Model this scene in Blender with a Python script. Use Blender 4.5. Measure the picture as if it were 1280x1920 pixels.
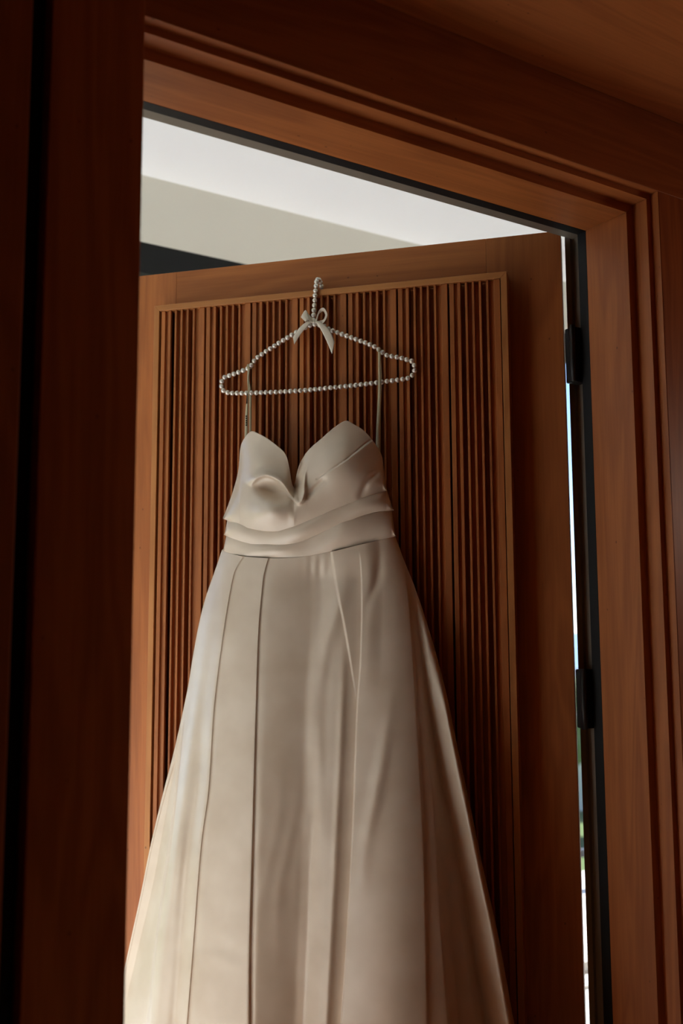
import bpy, bmesh, math, random
import numpy as np
from mathutils import Vector

random.seed(7)
for o in list(bpy.data.objects):
    bpy.data.objects.remove(o, do_unlink=True)
scene = bpy.context.scene
COL = scene.collection

# ---------------------------------------------------------------- camera
# world: X along the door wall (to the right), Y into the bright room, Z up
FPX, PIT, ROLL, YAW, CAMH = 1867.0, math.radians(6.784), math.radians(-0.235), math.radians(57.614), 1.46
CAM = np.array([0.0, 0.0, CAMH])

def ray(px, py):
    """directions of image points (1280x1920 frame) in world space"""
    px = np.asarray(px, float) - 640.0
    py = np.asarray(py, float) - 960.0
    c, s = math.cos(ROLL), math.sin(ROLL)
    rx, ry = c * px + s * py, -s * px + c * py
    r, up = rx / FPX, -ry / FPX
    fw = math.cos(PIT) - up * math.sin(PIT)
    z = math.sin(PIT) + up * math.cos(PIT)
    sa, ca = math.sin(YAW), math.cos(YAW)
    return np.stack([r * sa + fw * ca, -r * ca + fw * sa, z], -1)

cam_d = bpy.data.cameras.new('camera')
cam = bpy.data.objects.new('camera', cam_d)
COL.objects.link(cam)
cam_d.sensor_fit = 'VERTICAL'
cam_d.sensor_height = 36.0
cam_d.sensor_width = 24.0
cam_d.lens = 36.0 * FPX / 1920.0
cam_d.clip_start = 0.02
cam_d.clip_end = 4000
cam.location = CAM
fwd = Vector(ray(640, 960)).normalized()
rgt = (Vector(ray(740, 960)) - Vector(ray(640, 960))).normalized()
upv = rgt.cross(fwd).normalized()
from mathutils import Matrix
cam.matrix_world = Matrix(((rgt.x, upv.x, -fwd.x, 0), (rgt.y, upv.y, -fwd.y, 0),
                           (rgt.z, upv.z, -fwd.z, CAMH), (0, 0, 0, 1)))
cam_d.dof.use_dof = True
cam_d.dof.focus_distance = 1.80
cam_d.dof.aperture_fstop = 4.0
scene.camera = cam

# ---------------------------------------------------------------- light
SUN_DIR = Vector((-0.22, -1.0, -0.84)).normalized()
world = bpy.data.worlds.new('sky')
scene.world = world
world.use_nodes = True
wn = world.node_tree.nodes
wl = world.node_tree.links
sky = wn.new('ShaderNodeTexSky')
sky.sky_type = 'NISHITA'
sky.sun_disc = False
sky.sun_elevation = math.asin(-SUN_DIR.z)
sky.sun_rotation = math.atan2(-SUN_DIR.x, -SUN_DIR.y)
sky.air_density = 0.9
sky.dust_density = 0.0
sky.ozone_density = 3.0
sky.altitude = 2500
bg = wn['Background']
wl.new(sky.outputs[0], bg.inputs[0])
bg.inputs[1].default_value = 0.10

sun_d = bpy.data.lights.new('sun', 'SUN')
sun_d.energy = 5.7
sun_d.angle = math.radians(0.53)
sun_d.color = (1.0, 0.985, 0.975)
sun = bpy.data.objects.new('sun', sun_d)
COL.objects.link(sun)
sun.location = (3, 8, 8)
sun.rotation_euler = SUN_DIR.to_track_quat('-Z', 'Y').to_euler()

vs = scene.view_settings
vs.view_transform = 'Standard'
vs.look = 'None'
vs.gamma = 1.0
vs.use_curve_mapping = False
vs.exposure = 1.56
scene.cycles.use_denoising = True
scene.cycles.max_bounces = 10
scene.cycles.diffuse_bounces = 6
scene.cycles.glossy_bounces = 4
scene.cycles.transmission_bounces = 6
scene.cycles.transparent_max_bounces = 8
scene.cycles.sample_clamp_indirect = 6.0
scene.cycles.caustics_reflective = False
scene.cycles.caustics_refractive = False

# ---------------------------------------------------------------- materials
def mat(name):
    m = bpy.data.materials.new(name)
    m.use_nodes = True
    nt = m.node_tree
    return m, nt, nt.nodes['Principled BSDF']

def plain(name, col, rough=0.5, spec=0.5, metal=0.0, noise=0.0, nscale=40, bump=0.0):
    m, nt, b = mat(name)
    b.inputs['Base Color'].default_value = (*col, 1)
    b.inputs['Roughness'].default_value = rough
    b.inputs['Specular IOR Level'].default_value = spec
    b.inputs['Metallic'].default_value = metal
    tc = nt.nodes.new('ShaderNodeTexCoord')
    n = nt.nodes.new('ShaderNodeTexNoise')
    n.inputs['Scale'].default_value = nscale
    n.inputs['Detail'].default_value = 4
    nt.links.new(tc.outputs['Object'], n.inputs['Vector'])
    mix = nt.nodes.new('ShaderNodeMix')
    mix.data_type = 'RGBA'
    mix.inputs['A'].default_value = (*[c * (1 - noise) for c in col], 1)
    mix.inputs['B'].default_value = (*[min(1, c * (1 + noise)) for c in col], 1)
    nt.links.new(n.outputs['Fac'], mix.inputs['Factor'])
    nt.links.new(mix.outputs['Result'], b.inputs['Base Color'])
    if bump:
        bp = nt.nodes.new('ShaderNodeBump')
        bp.inputs['Strength'].default_value = bump
        bp.inputs['Distance'].default_value = 0.002
        nt.links.new(n.outputs['Fac'], bp.inputs['Height'])
        nt.links.new(bp.outputs['Normal'], b.inputs['Normal'])
    return m

def wood(name, axis, dark=(0.28, 0.082, 0.021), light=(0.50, 0.170, 0.046), rough=0.48):
    """straight grained timber; axis = grain direction in object space"""
    m, nt, b = mat(name)
    N, L = nt.nodes, nt.links
    tc = N.new('ShaderNodeTexCoord')
    oi = N.new('ShaderNodeObjectInfo')
    add = N.new('ShaderNodeVectorMath'); add.operation = 'ADD'
    sc = N.new('ShaderNodeVectorMath'); sc.operation = 'SCALE'
    cmb = N.new('ShaderNodeCombineXYZ')
    for i in range(3):
        L.new(oi.outputs['Random'], cmb.inputs[i])
    L.new(cmb.outputs[0], sc.inputs[0]); sc.inputs['Scale'].default_value = 37.0
    L.new(tc.outputs['Object'], add.inputs[0]); L.new(sc.outputs[0], add.inputs[1])
    def mapped(al, ac):
        mp = N.new('ShaderNodeMapping')
        s = [ac, ac, ac]; s[axis] = al
        mp.inputs['Scale'].default_value = s
        L.new(add.outputs[0], mp.inputs['Vector'])
        return mp
    # broad figure
    n1 = N.new('ShaderNodeTexNoise'); n1.inputs['Scale'].default_value = 1.0
    n1.inputs['Detail'].default_value = 3; n1.inputs['Distortion'].default_value = 0.8
    L.new(mapped(0.9, 9.0).outputs[0], n1.inputs['Vector'])
    w = N.new('ShaderNodeMath'); w.operation = 'MULTIPLY'; w.inputs[1].default_value = 46.0
    L.new(n1.outputs['Fac'], w.inputs[0])
    sn = N.new('ShaderNodeMath'); sn.operation = 'SINE'; L.new(w.outputs[0], sn.inputs[0])
    # fine fibres
    n2 = N.new('ShaderNodeTexNoise'); n2.inputs['Scale'].default_value = 1.0
    n2.inputs['Detail'].default_value = 6; n2.inputs['Roughness'].default_value = 0.65
    L.new(mapped(7.0, 260.0).outputs[0], n2.inputs['Vector'])
    f1 = N.new('ShaderNodeMath'); f1.operation = 'MULTIPLY_ADD'
    L.new(sn.outputs[0], f1.inputs[0]); f1.inputs[1].default_value = 0.11; f1.inputs[2].default_value = -0.05
    f2 = N.new('ShaderNodeMath'); f2.operation = 'MULTIPLY_ADD'
    L.new(n2.outputs['Fac'], f2.inputs[0]); f2.inputs[1].default_value = 0.55; L.new(f1.outputs[0], f2.inputs[2])
    f3 = N.new('ShaderNodeMath'); f3.operation = 'MULTIPLY_ADD'
    L.new(n1.outputs['Fac'], f3.inputs[0]); f3.inputs[1].default_value = 0.5; L.new(f2.outputs[0], f3.inputs[2])
    ramp = N.new('ShaderNodeValToRGB')
    ramp.color_ramp.elements[0].position = 0.15; ramp.color_ramp.elements[0].color = (*dark, 1)
    ramp.color_ramp.elements[1].position = 0.85; ramp.color_ramp.elements[1].color = (*light, 1)
    L.new(f3.outputs[0], ramp.inputs['Fac'])
    hv = N.new('ShaderNodeHueSaturation')
    vv = N.new('ShaderNodeMapRange'); vv.inputs['To Min'].default_value = 0.90; vv.inputs['To Max'].default_value = 1.10
    L.new(oi.outputs['Random'], vv.inputs['Value']); L.new(vv.outputs[0], hv.inputs['Value'])
    L.new(ramp.outputs['Color'], hv.inputs['Color'])
    # small dark pin knots
    vo = N.new('ShaderNodeTexVoronoi'); vo.inputs['Scale'].default_value = 1.0
    L.new(mapped(22.0, 30.0).outputs[0], vo.inputs['Vector'])
    pk = N.new('ShaderNodeMapRange'); pk.inputs['From Min'].default_value = 0.035; pk.inputs['From Max'].default_value = 0.06
    pk.inputs['To Min'].default_value = 0.55; pk.inputs['To Max'].default_value = 1.0
    L.new(vo.outputs['Distance'], pk.inputs['Value'])
    mul = N.new('ShaderNodeMix'); mul.data_type = 'RGBA'; mul.blend_type = 'MULTIPLY'; mul.inputs['Factor'].default_value = 1.0
    L.new(hv.outputs['Color'], mul.inputs['A']); L.new(pk.outputs[0], mul.inputs['B'])
    L.new(mul.outputs['Result'], b.inputs['Base Color'])
    b.inputs['Roughness'].default_value = rough
    b.inputs['Specular IOR Level'].default_value = 0.35
    bp = N.new('ShaderNodeBump'); bp.inputs['Strength'].default_value = 0.12; bp.inputs['Distance'].default_value = 0.0012
    L.new(n2.outputs['Fac'], bp.inputs['Height']); L.new(bp.outputs['Normal'], b.inputs['Normal'])
    return m

WX, WY, WZ = wood('cedar_grain_x', 0), wood('cedar_grain_y', 1), wood('cedar_grain_z', 2)
FX = wood('pale_cedar_grain_x', 0, (0.36, 0.13, 0.036), (0.57, 0.24, 0.075))
FZ = wood('pale_cedar_grain_z', 2, (0.36, 0.13, 0.036), (0.57, 0.24, 0.075))
M_BLACK = plain('black_rubber', (0.006, 0.006, 0.007), 0.6, 0.3)
M_HINGE = plain('black_metal', (0.008, 0.008, 0.009), 0.45, 0.4)
M_FRAME = plain('grey_anodised', (0.21, 0.185, 0.15), 0.5, 0.4, 0.0, 0.05, 120)
M_WINF = plain('dark_window_frame', (0.010, 0.0105, 0.011), 0.75, 0.2)
M_CEIL = plain('white_ceiling_paint', (0.77, 0.79, 0.815), 0.9, 0.2, 0, 0.01, 6)
M_CREAM = plain('cream_wall_paint', (0.60, 0.585, 0.525), 0.9, 0.2, 0, 0.015, 6)
M_TILE = plain('pale_stone_floor', (0.58, 0.575, 0.565), 0.55, 0.4, 0, 0.06, 5)
M_DFLOOR = wood('honey_floor_boards', 0, (0.56, 0.34, 0.18), (0.72, 0.48, 0.27))


def satin():
    m, nt, b = mat('ivory_satin')
    N, L = nt.nodes, nt.links
    tc = N.new('ShaderNodeTexCoord')
    mp = N.new('ShaderNodeMapping'); mp.inputs['Scale'].default_value = (900, 900, 90)
    L.new(tc.outputs['Object'], mp.inputs['Vector'])
    n = N.new('ShaderNodeTexNoise'); n.inputs['Scale'].default_value = 1.0; n.inputs['Detail'].default_value = 3
    L.new(mp.outputs[0], n.inputs['Vector'])
    n2 = N.new('ShaderNodeTexNoise'); n2.inputs['Scale'].default_value = 16.0; n2.inputs['Detail'].default_value = 2
    L.new(tc.outputs['Object'], n2.inputs['Vector'])
    r = N.new('ShaderNodeValToRGB')
    r.color_ramp.elements[0].color = (0.63, 0.515, 0.40, 1); r.color_ramp.elements[1].color = (0.71, 0.60, 0.485, 1)
    r.color_ramp.elements[0].position = 0.3; r.color_ramp.elements[1].position = 0.7
    L.new(n2.outputs['Fac'], r.inputs['Fac']); L.new(r.outputs['Color'], b.inputs['Base Color'])
    b.inputs['Roughness'].default_value = 0.28
    b.inputs['Specular IOR Level'].default_value = 0.75
    b.inputs['Anisotropic'].default_value = 0.5
    b.inputs['Sheen Weight'].default_value = 0.05
    b.inputs['Sheen Roughness'].default_value = 0.4
    a = N.new('ShaderNodeMath'); a.operation = 'MULTIPLY_ADD'
    L.new(n.outputs['Fac'], a.inputs[0]); a.inputs[1].default_value = 0.10
    L.new(n2.outputs['Fac'], a.inputs[2])
    bp = N.new('ShaderNodeBump'); bp.inputs['Strength'].default_value = 0.10; bp.inputs['Distance'].default_value = 0.004
    L.new(a.outputs[0], bp.inputs['Height']); L.new(bp.outputs['Normal'], b.inputs['Normal'])
    return m
M_SATIN = satin()
M_PEARL, _nt, _b = mat('pearl')
_b.inputs['Base Color'].default_value = (0.80, 0.76, 0.70, 1)
_b.inputs['Roughness'].default_value = 0.22
_b.inputs['Metallic'].default_value = 0.45
_b.inputs['Coat Weight'].default_value = 0.8
_b.inputs['Coat Roughness'].default_value = 0.08
_n = _nt.nodes.new('ShaderNodeTexNoise'); _n.inputs['Scale'].default_value = 60
_r = _nt.nodes.new('ShaderNodeValToRGB')
_r.color_ramp.elements[0].color = (0.74, 0.69, 0.62, 1); _r.color_ramp.elements[1].color = (0.86, 0.82, 0.77, 1)
_nt.links.new(_n.outputs['Fac'], _r.inputs['Fac']); _nt.links.new(_r.outputs['Color'], _b.inputs['Base Color'])
M_RIBBON = plain('cream_ribbon', (0.70, 0.62, 0.52), 0.40, 0.5, 0, 0.05, 300)
M_LOOP = plain('olive_satin_loop', (0.46, 0.40, 0.26), 0.40, 0.5, 0, 0.06, 200)
M_INK = plain('black_ink', (0.01, 0.01, 0.01), 0.7, 0.2)
M_WIRE = plain('gold_wire', (0.65, 0.48, 0.2), 0.35, 0.5, 0.8)

# ---------------------------------------------------------------- helpers
def link(name, me, m=None, parent=None):
    o = bpy.data.objects.new(name, me)
    COL.objects.link(o)
    if m is not None and me is not None and not me.materials:
        me.materials.append(m)
    if parent is not None:
        o.parent = parent
    return o

def tag(o, label, cat, group=None, kind=None):
    o['label'] = label
    o['category'] = cat
    if group: o['group'] = group
    if kind: o['kind'] = kind
    return o

def empty(name, loc=(0, 0, 0), rz=0.0):
    o = bpy.data.objects.new(name, None)
    o.empty_display_size = 0.1
    o.location = loc
    o.rotation_euler = (0, 0, rz)
    COL.objects.link(o)
    return o

def mesh_from(name, vs_, fs_, smooth=False):
    me = bpy.data.meshes.new(name)
    me.from_pydata([tuple(map(float, v)) for v in vs_], [], fs_)
    me.update()
    if smooth:
        me.polygons.foreach_set('use_smooth', [True] * len(me.polygons))
    return me

def box_me(name, lo, hi, bevel=0.0):
    bm = bmesh.new()
    bmesh.ops.create_cube(bm, size=1.0)
    for v in bm.verts:
        v.co = Vector([lo[i] + (v.co[i] + 0.5) * (hi[i] - lo[i]) for i in range(3)])
    if bevel:
        bmesh.ops.bevel(bm, geom=list(bm.edges), offset=bevel, segments=1, affect='EDGES')
    me = bpy.data.meshes.new(name)
    bm.to_mesh(me); bm.free()
    return me

def box(name, lo, hi, m, parent=None, bevel=0.0):
    return link(name, box_me(name, lo, hi, bevel), m, parent)

def tube_me(name, pts, rad, seg=8, closed=False):
    pts = [Vector(p) for p in pts]
    vs_, fs_ = [], []
    n = len(pts)
    nrm = None
    for i, p in enumerate(pts):
        a = pts[(i - 1) % n] if (closed or i > 0) else p
        b = pts[(i + 1) % n] if (closed or i < n - 1) else p
        t = (b - a).normalized()
        if nrm is None:
            nrm = t.orthogonal().normalized()
        nrm = (nrm - t * nrm.dot(t)).normalized()
        bn = t.cross(nrm)
        r = rad[i] if hasattr(rad, '__len__') else rad
        for k in range(seg):
            an = 2 * math.pi * k / seg
            vs_.append(p + (nrm * math.cos(an) + bn * math.sin(an)) * r)
    for i in range(n if closed else n - 1):
        j = (i + 1) % n
        for k in range(seg):
            k2 = (k + 1) % seg
            fs_.append((i * seg + k, i * seg + k2, j * seg + k2, j * seg + k))
    if not closed:
        fs_.append(tuple(range(seg))[::-1])
        fs_.append(tuple((n - 1) * seg + k for k in range(seg)))
    return mesh_from(name, vs_, fs_, True)

def sweep_me(name, prof, rows):
    """prof: list of points; rows: functions mapping a profile point to a vertex. closed profile loop"""
    n = len(prof)
    vs_ = [f(p) for f in rows for p in prof]
    fs_ = []
    for i in range(len(rows) - 1):
        for k in range(n):
            k2 = (k + 1) % n
            fs_.append((i * n + k, i * n + k2, (i + 1) * n + k2, (i + 1) * n + k))
    fs_.append(tuple(range(n)))
    fs_.append(tuple(reversed([(len(rows) - 1) * n + k for k in range(n)])))
    me = mesh_from(name, vs_, fs_)
    bm = bmesh.new(); bm.from_mesh(me)
    bmesh.ops.recalc_face_normals(bm, faces=bm.faces)
    bm.to_mesh(me); bm.free()
    return me

# ---------------------------------------------------------------- the setting
UR, ZS = 1.322, 2.188           # right reveal plane and soffit height of the doorway
UL = 0.3758                     # left edge of the doorway
VF, VB = 1.098, 1.311           # front and back of the door wall
NC = 2.357                      # ceiling of the dark room
FC, VFAR = 3.0, 3.083           # ceiling and window wall of the bright room
HU0, HU1 = -3.6, 4.8            # bright room extents

# dark room the photograph is taken from
tag(box('floor', (-2.2, -2.4, -0.08), (2.6, 1.2, 0.0), M_DFLOOR),
    'warm honey coloured wooden floor of the dark panelled room', 'floor', kind='structure')
tag(box('ceiling', (-2.2, -2.4, NC), (2.6, VB, NC + 0.06), WX),
    'reddish brown timber ceiling above the door header', 'ceiling', kind='structure')
wlft = tag(empty('wall_left', (UL, 1.0, 0)), 'dark timber panelled wall on the near side of the doorway', 'wall', kind='structure')
# boards in front, split by a deep shadow groove
g1, g2 = 0.2729 - UL, 0.2520 - UL
box('panel_board', (g1, 0, 0.0), (0, 0.03, NC), WZ, wlft, 0.0008)
box('panel_board', (-0.9, 0, 0.0), (g2, 0.03, NC), WZ, wlft, 0.0008)
box('panel_board', (-2.57, 0, 0.0), (-0.903, 0.03, NC), WZ, wlft, 0.0008)
box('wall_core', (-2.57, 0.034, 0.0), (0, VB - 1.0, NC), M_BLACK, wlft)
box('jamb_lining', (-0.012, 0.034, 0.0), (0.0008, VB - 1.0 + 0.0006, ZS), WZ, wlft)
wfr = tag(empty('wall_front', (0, VF, 0)), 'reddish timber wall around the head and hinge side of the doorway', 'wall', kind='structure')
box('header_board', (UL + 0.001, 0, ZS + 0.027), (2.6, 0.03, NC - 0.0005), WX, wfr, 0.0006)
box('jamb_board', (UR + 0.028, 0, 0.0), (1.95, 0.03, ZS + 0.0265), WZ, wfr, 0.0006)
box('jamb_board', (1.953, 0, 0.0), (2.6, 0.03, ZS + 0.0265), WZ, wfr, 0.0006)
box('wall_core', (UR + 0.075, 0.032, 0.0), (2.6, VB - VF - 0.005, NC), M_CREAM, wfr)
box('wall_core', (UL + 0.001, 0.032, ZS + 0.075), (UR + 0.075, VB - VF - 0.005, NC), M_CREAM, wfr)
tag(box('wall_right', (2.6, -2.4, 0), (2.66, VB, NC), WZ), 'timber side wall of the dark room', 'wall', kind='structure')
tag(box('wall_back', (-2.2, -2.46, 0), (2.66, -2.4, NC), WZ), 'timber wall at the back of the dark room', 'wall', kind='structure')
tag(box('wall_side', (-2.26, -2.46, 0), (-2.2, 1.0, NC), WZ), 'timber side wall beside the panelled boards', 'wall', kind='structure')

# stepped timber casing and the dark metal door frame, mitred at the corner
prof = [(1.2423, 0), (1.1462, 0), (1.1462, .0163), (1.115, .0163), (1.115, .0268), (1.0985, .0268), (1.0985, .06), (1.2423, .06)]
def head_rows(ul): return [lambda p: (ul, p[0], ZS + p[1]), lambda p: (UR + p[1], p[0], ZS + p[1])]
def jamb_rows(gap=0.0): return [lambda p: (UR + p[1], p[0], ZS + p[1] - gap), lambda p: (UR + p[1], p[0], 0)]
tr1 = tag(empty('trim_1', (0, 0, 0)), 'stepped reddish timber casing lining the open doorway', 'trim', kind='structure')
link('casing_head', sweep_me('casing_head', prof, head_rows(UL)), WX, tr1)
link('casing_jamb', sweep_me('casing_jamb', prof, jamb_rows(0.0005)), WZ, tr1)
tr2 = tag(empty('trim_2', (0, 0, 0)), 'black and grey metal door frame behind the timber casing', 'trim', kind='structure')
pg = [(1.2425, -0.0005), (1.2624, -0.0005), (1.2624, .05), (1.2425, .05)]
link('gasket', sweep_me('gasket', pg, head_rows(UL)), M_BLACK, tr2)
link('gasket', sweep_me('gasket', pg, jamb_rows()), M_BLACK, tr2)
pm = [(1.2626, .018), (1.2944, .018), (1.2944, .012), (1.3076, .012), (1.3076, .075), (1.2626, .075)]
pmh = [(1.2626, .002), (1.288, .002), (1.288, .075), (1.2626, .075)]
link('metal_rebate', sweep_me('metal_rebate', pmh, [lambda p: (UL, p[0], ZS + p[1]), lambda p: (UR + 0.012, p[0], ZS + p[1])]), M_FRAME, tr2)
link('metal_rebate', sweep_me('metal_rebate', pm, jamb_rows()), M_FRAME, tr2)

# bright room behind the doorway
tag(box('floor', (HU0, 1.2, -0.08), (HU1, VFAR + 0.06, 0.0), M_TILE),
    'pale stone floor of the sunlit room behind the doorway', 'floor', kind='structure')
tag(box('ceiling', (HU0, VB - 0.02, FC), (HU1, VFAR + 0.06, FC + 0.06), M_CEIL),
    'white plaster ceiling of the sunlit room above the open door', 'ceiling', kind='structure')
tag(box('wall_over_doorway', (HU0, VB, NC - 0.09), (HU1, VB + 0.012, FC), M_CREAM),
    'cream wall over the doorway on the sunlit side', 'wall', kind='structure')
tag(box('wall_hall_right', (HU1, VB, 0), (HU1 + 0.1, VFAR + 0.06, FC), M_CREAM),
    'cream end wall of the sunlit room past the hinges', 'wall', kind='structure')
tag(box('wall_hall_left', (HU0 - 0.1, VB, 0), (HU0, VFAR + 0.06, FC), M_CREAM),
    'cream end wall of the sunlit room behind the panelled boards', 'wall', kind='structure')
tag(box('wall_hinge_side', (UR + 0.08, VB, 0), (HU1, VB + 0.012, NC - 0.09), M_CREAM),
    'cream wall on the sunlit side next to the door hinges', 'wall', kind='structure')
tag(box('wall_latch_side', (HU0, VB, 0), (UL - 0.02, VB + 0.012, NC - 0.09), M_CREAM),
    'cream wall on the sunlit side next to the door latch', 'wall', kind='structure')
WH0, WH1 = 2.657, 2.764
tag(box('wall_far', (HU0, VFAR, WH1), (HU1, VFAR + 0.12, FC), M_CREAM),
    'cream wall strip between white ceiling and black window head', 'wall', kind='structure')
win = tag(empty('window_1', (0, VFAR, 0)), 'floor to ceiling glazing with black frame across the sunlit room', 'window', kind='structure')
box('frame_head', (HU0, 0.0, WH0), (HU1, 0.09, WH1), M_WINF, win, 0.001)
box('frame_sill', (HU0, 0.0, 0.0), (HU1, 0.09, 0.012), plain('pale_sill', (0.6, 0.58, 0.54), 0.6), win, 0.001)
M_GLASS, _gt, _gb = mat('window_glass')
_tr = _gt.nodes.new('ShaderNodeBsdfTransparent'); _gl = _gt.nodes.new('ShaderNodeBsdfGlossy'); _gl.inputs['Roughness'].default_value = 0.02
_mx = _gt.nodes.new('ShaderNodeMixShader'); _fr = _gt.nodes.new('ShaderNodeFresnel'); _fr.inputs['IOR'].default_value = 1.25
_gt.links.new(_fr.outputs[0], _mx.inputs[0]); _gt.links.new(_tr.outputs[0], _mx.inputs[1]); _gt.links.new(_gl.outputs[0], _mx.inputs[2])
_gt.links.new(_mx.outputs[0], _gt.nodes['Material Output'].inputs['Surface'])
mull = [-3.6, -2.2, -0.8, 0.6, 2.0, 3.4, 4.74]
for i, u in enumerate(mull):
    box('mullion', (u, 0.005, 0.012), (u + 0.055, 0.085, WH0), M_WINF, win)
    if i < len(mull) - 1:
        box('pane', (u + 0.055, 0.04, 0.012), (mull[i + 1], 0.048, WH0), M_GLASS, win)

# outside: terrace, railing, and the landscape below
M_PAVE = plain('pale_paving', (0.72, 0.70, 0.66), 0.7, 0.3, 0, 0.04, 4)
ter = tag(empty('floor_terrace', (0, 0, 0)), 'pale paved terrace outside the glazing', 'terrace', kind='structure')
box('terrace_slab', (-6, VFAR + 0.1, -0.4), (8, 4.45, -0.045), plain('terrace_joint', (0.34, 0.25, 0.16), 0.8), ter)
pv = box_me('paver', (-0.598, -0.298, -0.04), (0.598, 0.298, 0.0))
pv.materials.append(M_PAVE)
for i in range(11):
    for j in range(2):
        o = link('paver', pv, None, ter)
        o.location = (-5.3 + i * 1.206, VFAR + 0.55 + j * 0.606, -0.006)
rail = tag(empty('terrace_railing', (0, 4.38, 0)), 'low black metal railing along the terrace edge', 'railing')
box('top_rail', (-6, -0.02, 0.13), (8, 0.02, 0.17), M_HINGE, rail)
for i in range(15):
    box('post', (-6 + i, -0.015, -0.04), (-5.97 + i, 0.015, 0.13), M_HINGE, rail)

M_GRASS = plain('meadow', (0.10, 0.15, 0.05), 0.95, 0.1, 0, 0.4, 0.2)
M_SEA = plain('blue_water', (0.10, 0.17, 0.26), 0.35, 0.4, 0, 0.1, 0.05)
tag(box('ground', (-260, 4.6, -9.2), (300, 190, -9.0), M_GRASS), 'green lowland far below the terrace', 'ground', kind='structure')
tag(box('water', (-2500, 190, -9.3), (2500, 3000, -9.1), M_SEA), 'blue water stretching to the horizon', 'water', kind='structure')
M_LEAF = plain('tree_leaves', (0.07, 0.13, 0.035), 0.8, 0.2, 0, 0.5, 1.5)
M_BARK = plain('tree_bark', (0.09, 0.06, 0.04), 0.9, 0.1, 0, 0.3, 8)
M_HOUSE = plain('house_render', (0.62, 0.60, 0.56), 0.9, 0.1, 0, 0.05, 1)
M_ROOF = plain('slate_roof', (0.17, 0.20, 0.24), 0.8, 0.2, 0, 0.15, 2)
M_PANE = plain('house_window', (0.03, 0.04, 0.06), 0.2, 0.5)
rng = random.Random(3)
tree_spots = [(38, 40, 6.0, 'beside the pale cottage'), (55, 52, 7.5, 'in front of the slate roofed house'),
              (30, 47, 5.0, 'at the near edge of the meadow'), (72, 80, 8.0, 'between the two houses'), (96, 88, 9.0, 'close to the water')]
for (x, y, h, where) in tree_spots:
    t = tag(empty('tree', (x, y, -9.0)), 'leafy green tree ' + where, 'tree', 'trees below the terrace')
    link('trunk', tube_me('trunk', [(0, 0, 0), (0.1, 0, h * .25), (0, 0.1, h * .55)], [0.3, 0.24, 0.12]), M_BARK, t)
    bm = bmesh.new()
    for k in range(9):
        r = h * rng.uniform(0.16, 0.26)
        a = rng.uniform(0, 6.28); d = h * rng.uniform(0.03, 0.2)
        mtx = Matrix.Translation((math.cos(a) * d, math.sin(a) * d, h * rng.uniform(0.5, 0.85)))
        res = bmesh.ops.create_icosphere(bm, subdivisions=3, radius=r, matrix=mtx)
        for v in res['verts']:
            v.co += Vector((rng.uniform(-1, 1), rng.uniform(-1, 1), rng.uniform(-1, 1))) * r * 0.10
    me = bpy.data.meshes.new('crown'); bm.to_mesh(me); bm.free()
    link('crown', me, M_LEAF, t)
for (x, y, w, d, h, lab) in [(46, 46, 7, 6, 3.2, 'pale rendered cottage with a slate roof on the meadow'),
                             (62, 61, 10, 8, 5.2, 'two storey pale house with slate roof behind the cottage'),
                             (88, 80, 12, 8, 4.2, 'long pale house with slate roof near the water')]:
    hs = tag(empty('house', (x, y, -9.0), 0.4), lab, 'house', 'houses below the terrace')
    box('wall', (-w / 2, -d / 2, 0), (w / 2, d / 2, h), M_HOUSE, hs)
    rv = [(-w / 2 - .3, -d / 2 - .3, h), (w / 2 + .3, -d / 2 - .3, h), (w / 2 + .3, d / 2 + .3, h), (-w / 2 - .3, d / 2 + .3, h), (-w / 2 - .3, 0, h + 2), (w / 2 + .3, 0, h + 2)]
    link('roof', mesh_from('roof', rv, [(0, 1, 5, 4), (2, 3, 4, 5), (0, 4, 3), (1, 2, 5), (0, 3, 2, 1)]), M_ROOF, hs)
    for k in range(int(w // 2.4)):
        for zz in ([1.0] if h < 5 else [0.9, 3.3]):
            xx = -w / 2 + 1.2 + k * 2.3
            box('window', (xx, -d / 2 - .06, zz), (xx + 1.0, -d / 2 + .02, zz + 1.3), M_PANE, hs)

# ---------------------------------------------------------------- the open door
HIN = np.array([1.3056, 1.2902, 0.0])
DRZ = math.atan2(-0.7416, 0.6708)
EX = np.array([math.cos(DRZ), math.sin(DRZ), 0.0])     # towards the hinge
EY = np.array([-math.sin(DRZ), math.cos(DRZ), 0.0])    # into the door leaf

def PL(px, py, y):
    """door-local point seen at an image point, at local depth y (negative = in front of the leaf)"""
    px, py, y = np.broadcast_arrays(np.asarray(px, float), np.asarray(py, float), np.asarray(y, float))
    d = ray(px, py)
    t = ((HIN - CAM) @ EY + y) / (d @ EY)
    P = CAM + d * t[..., None] - HIN
    return np.stack([P @ EX, y, P[..., 2]], -1)

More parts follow.
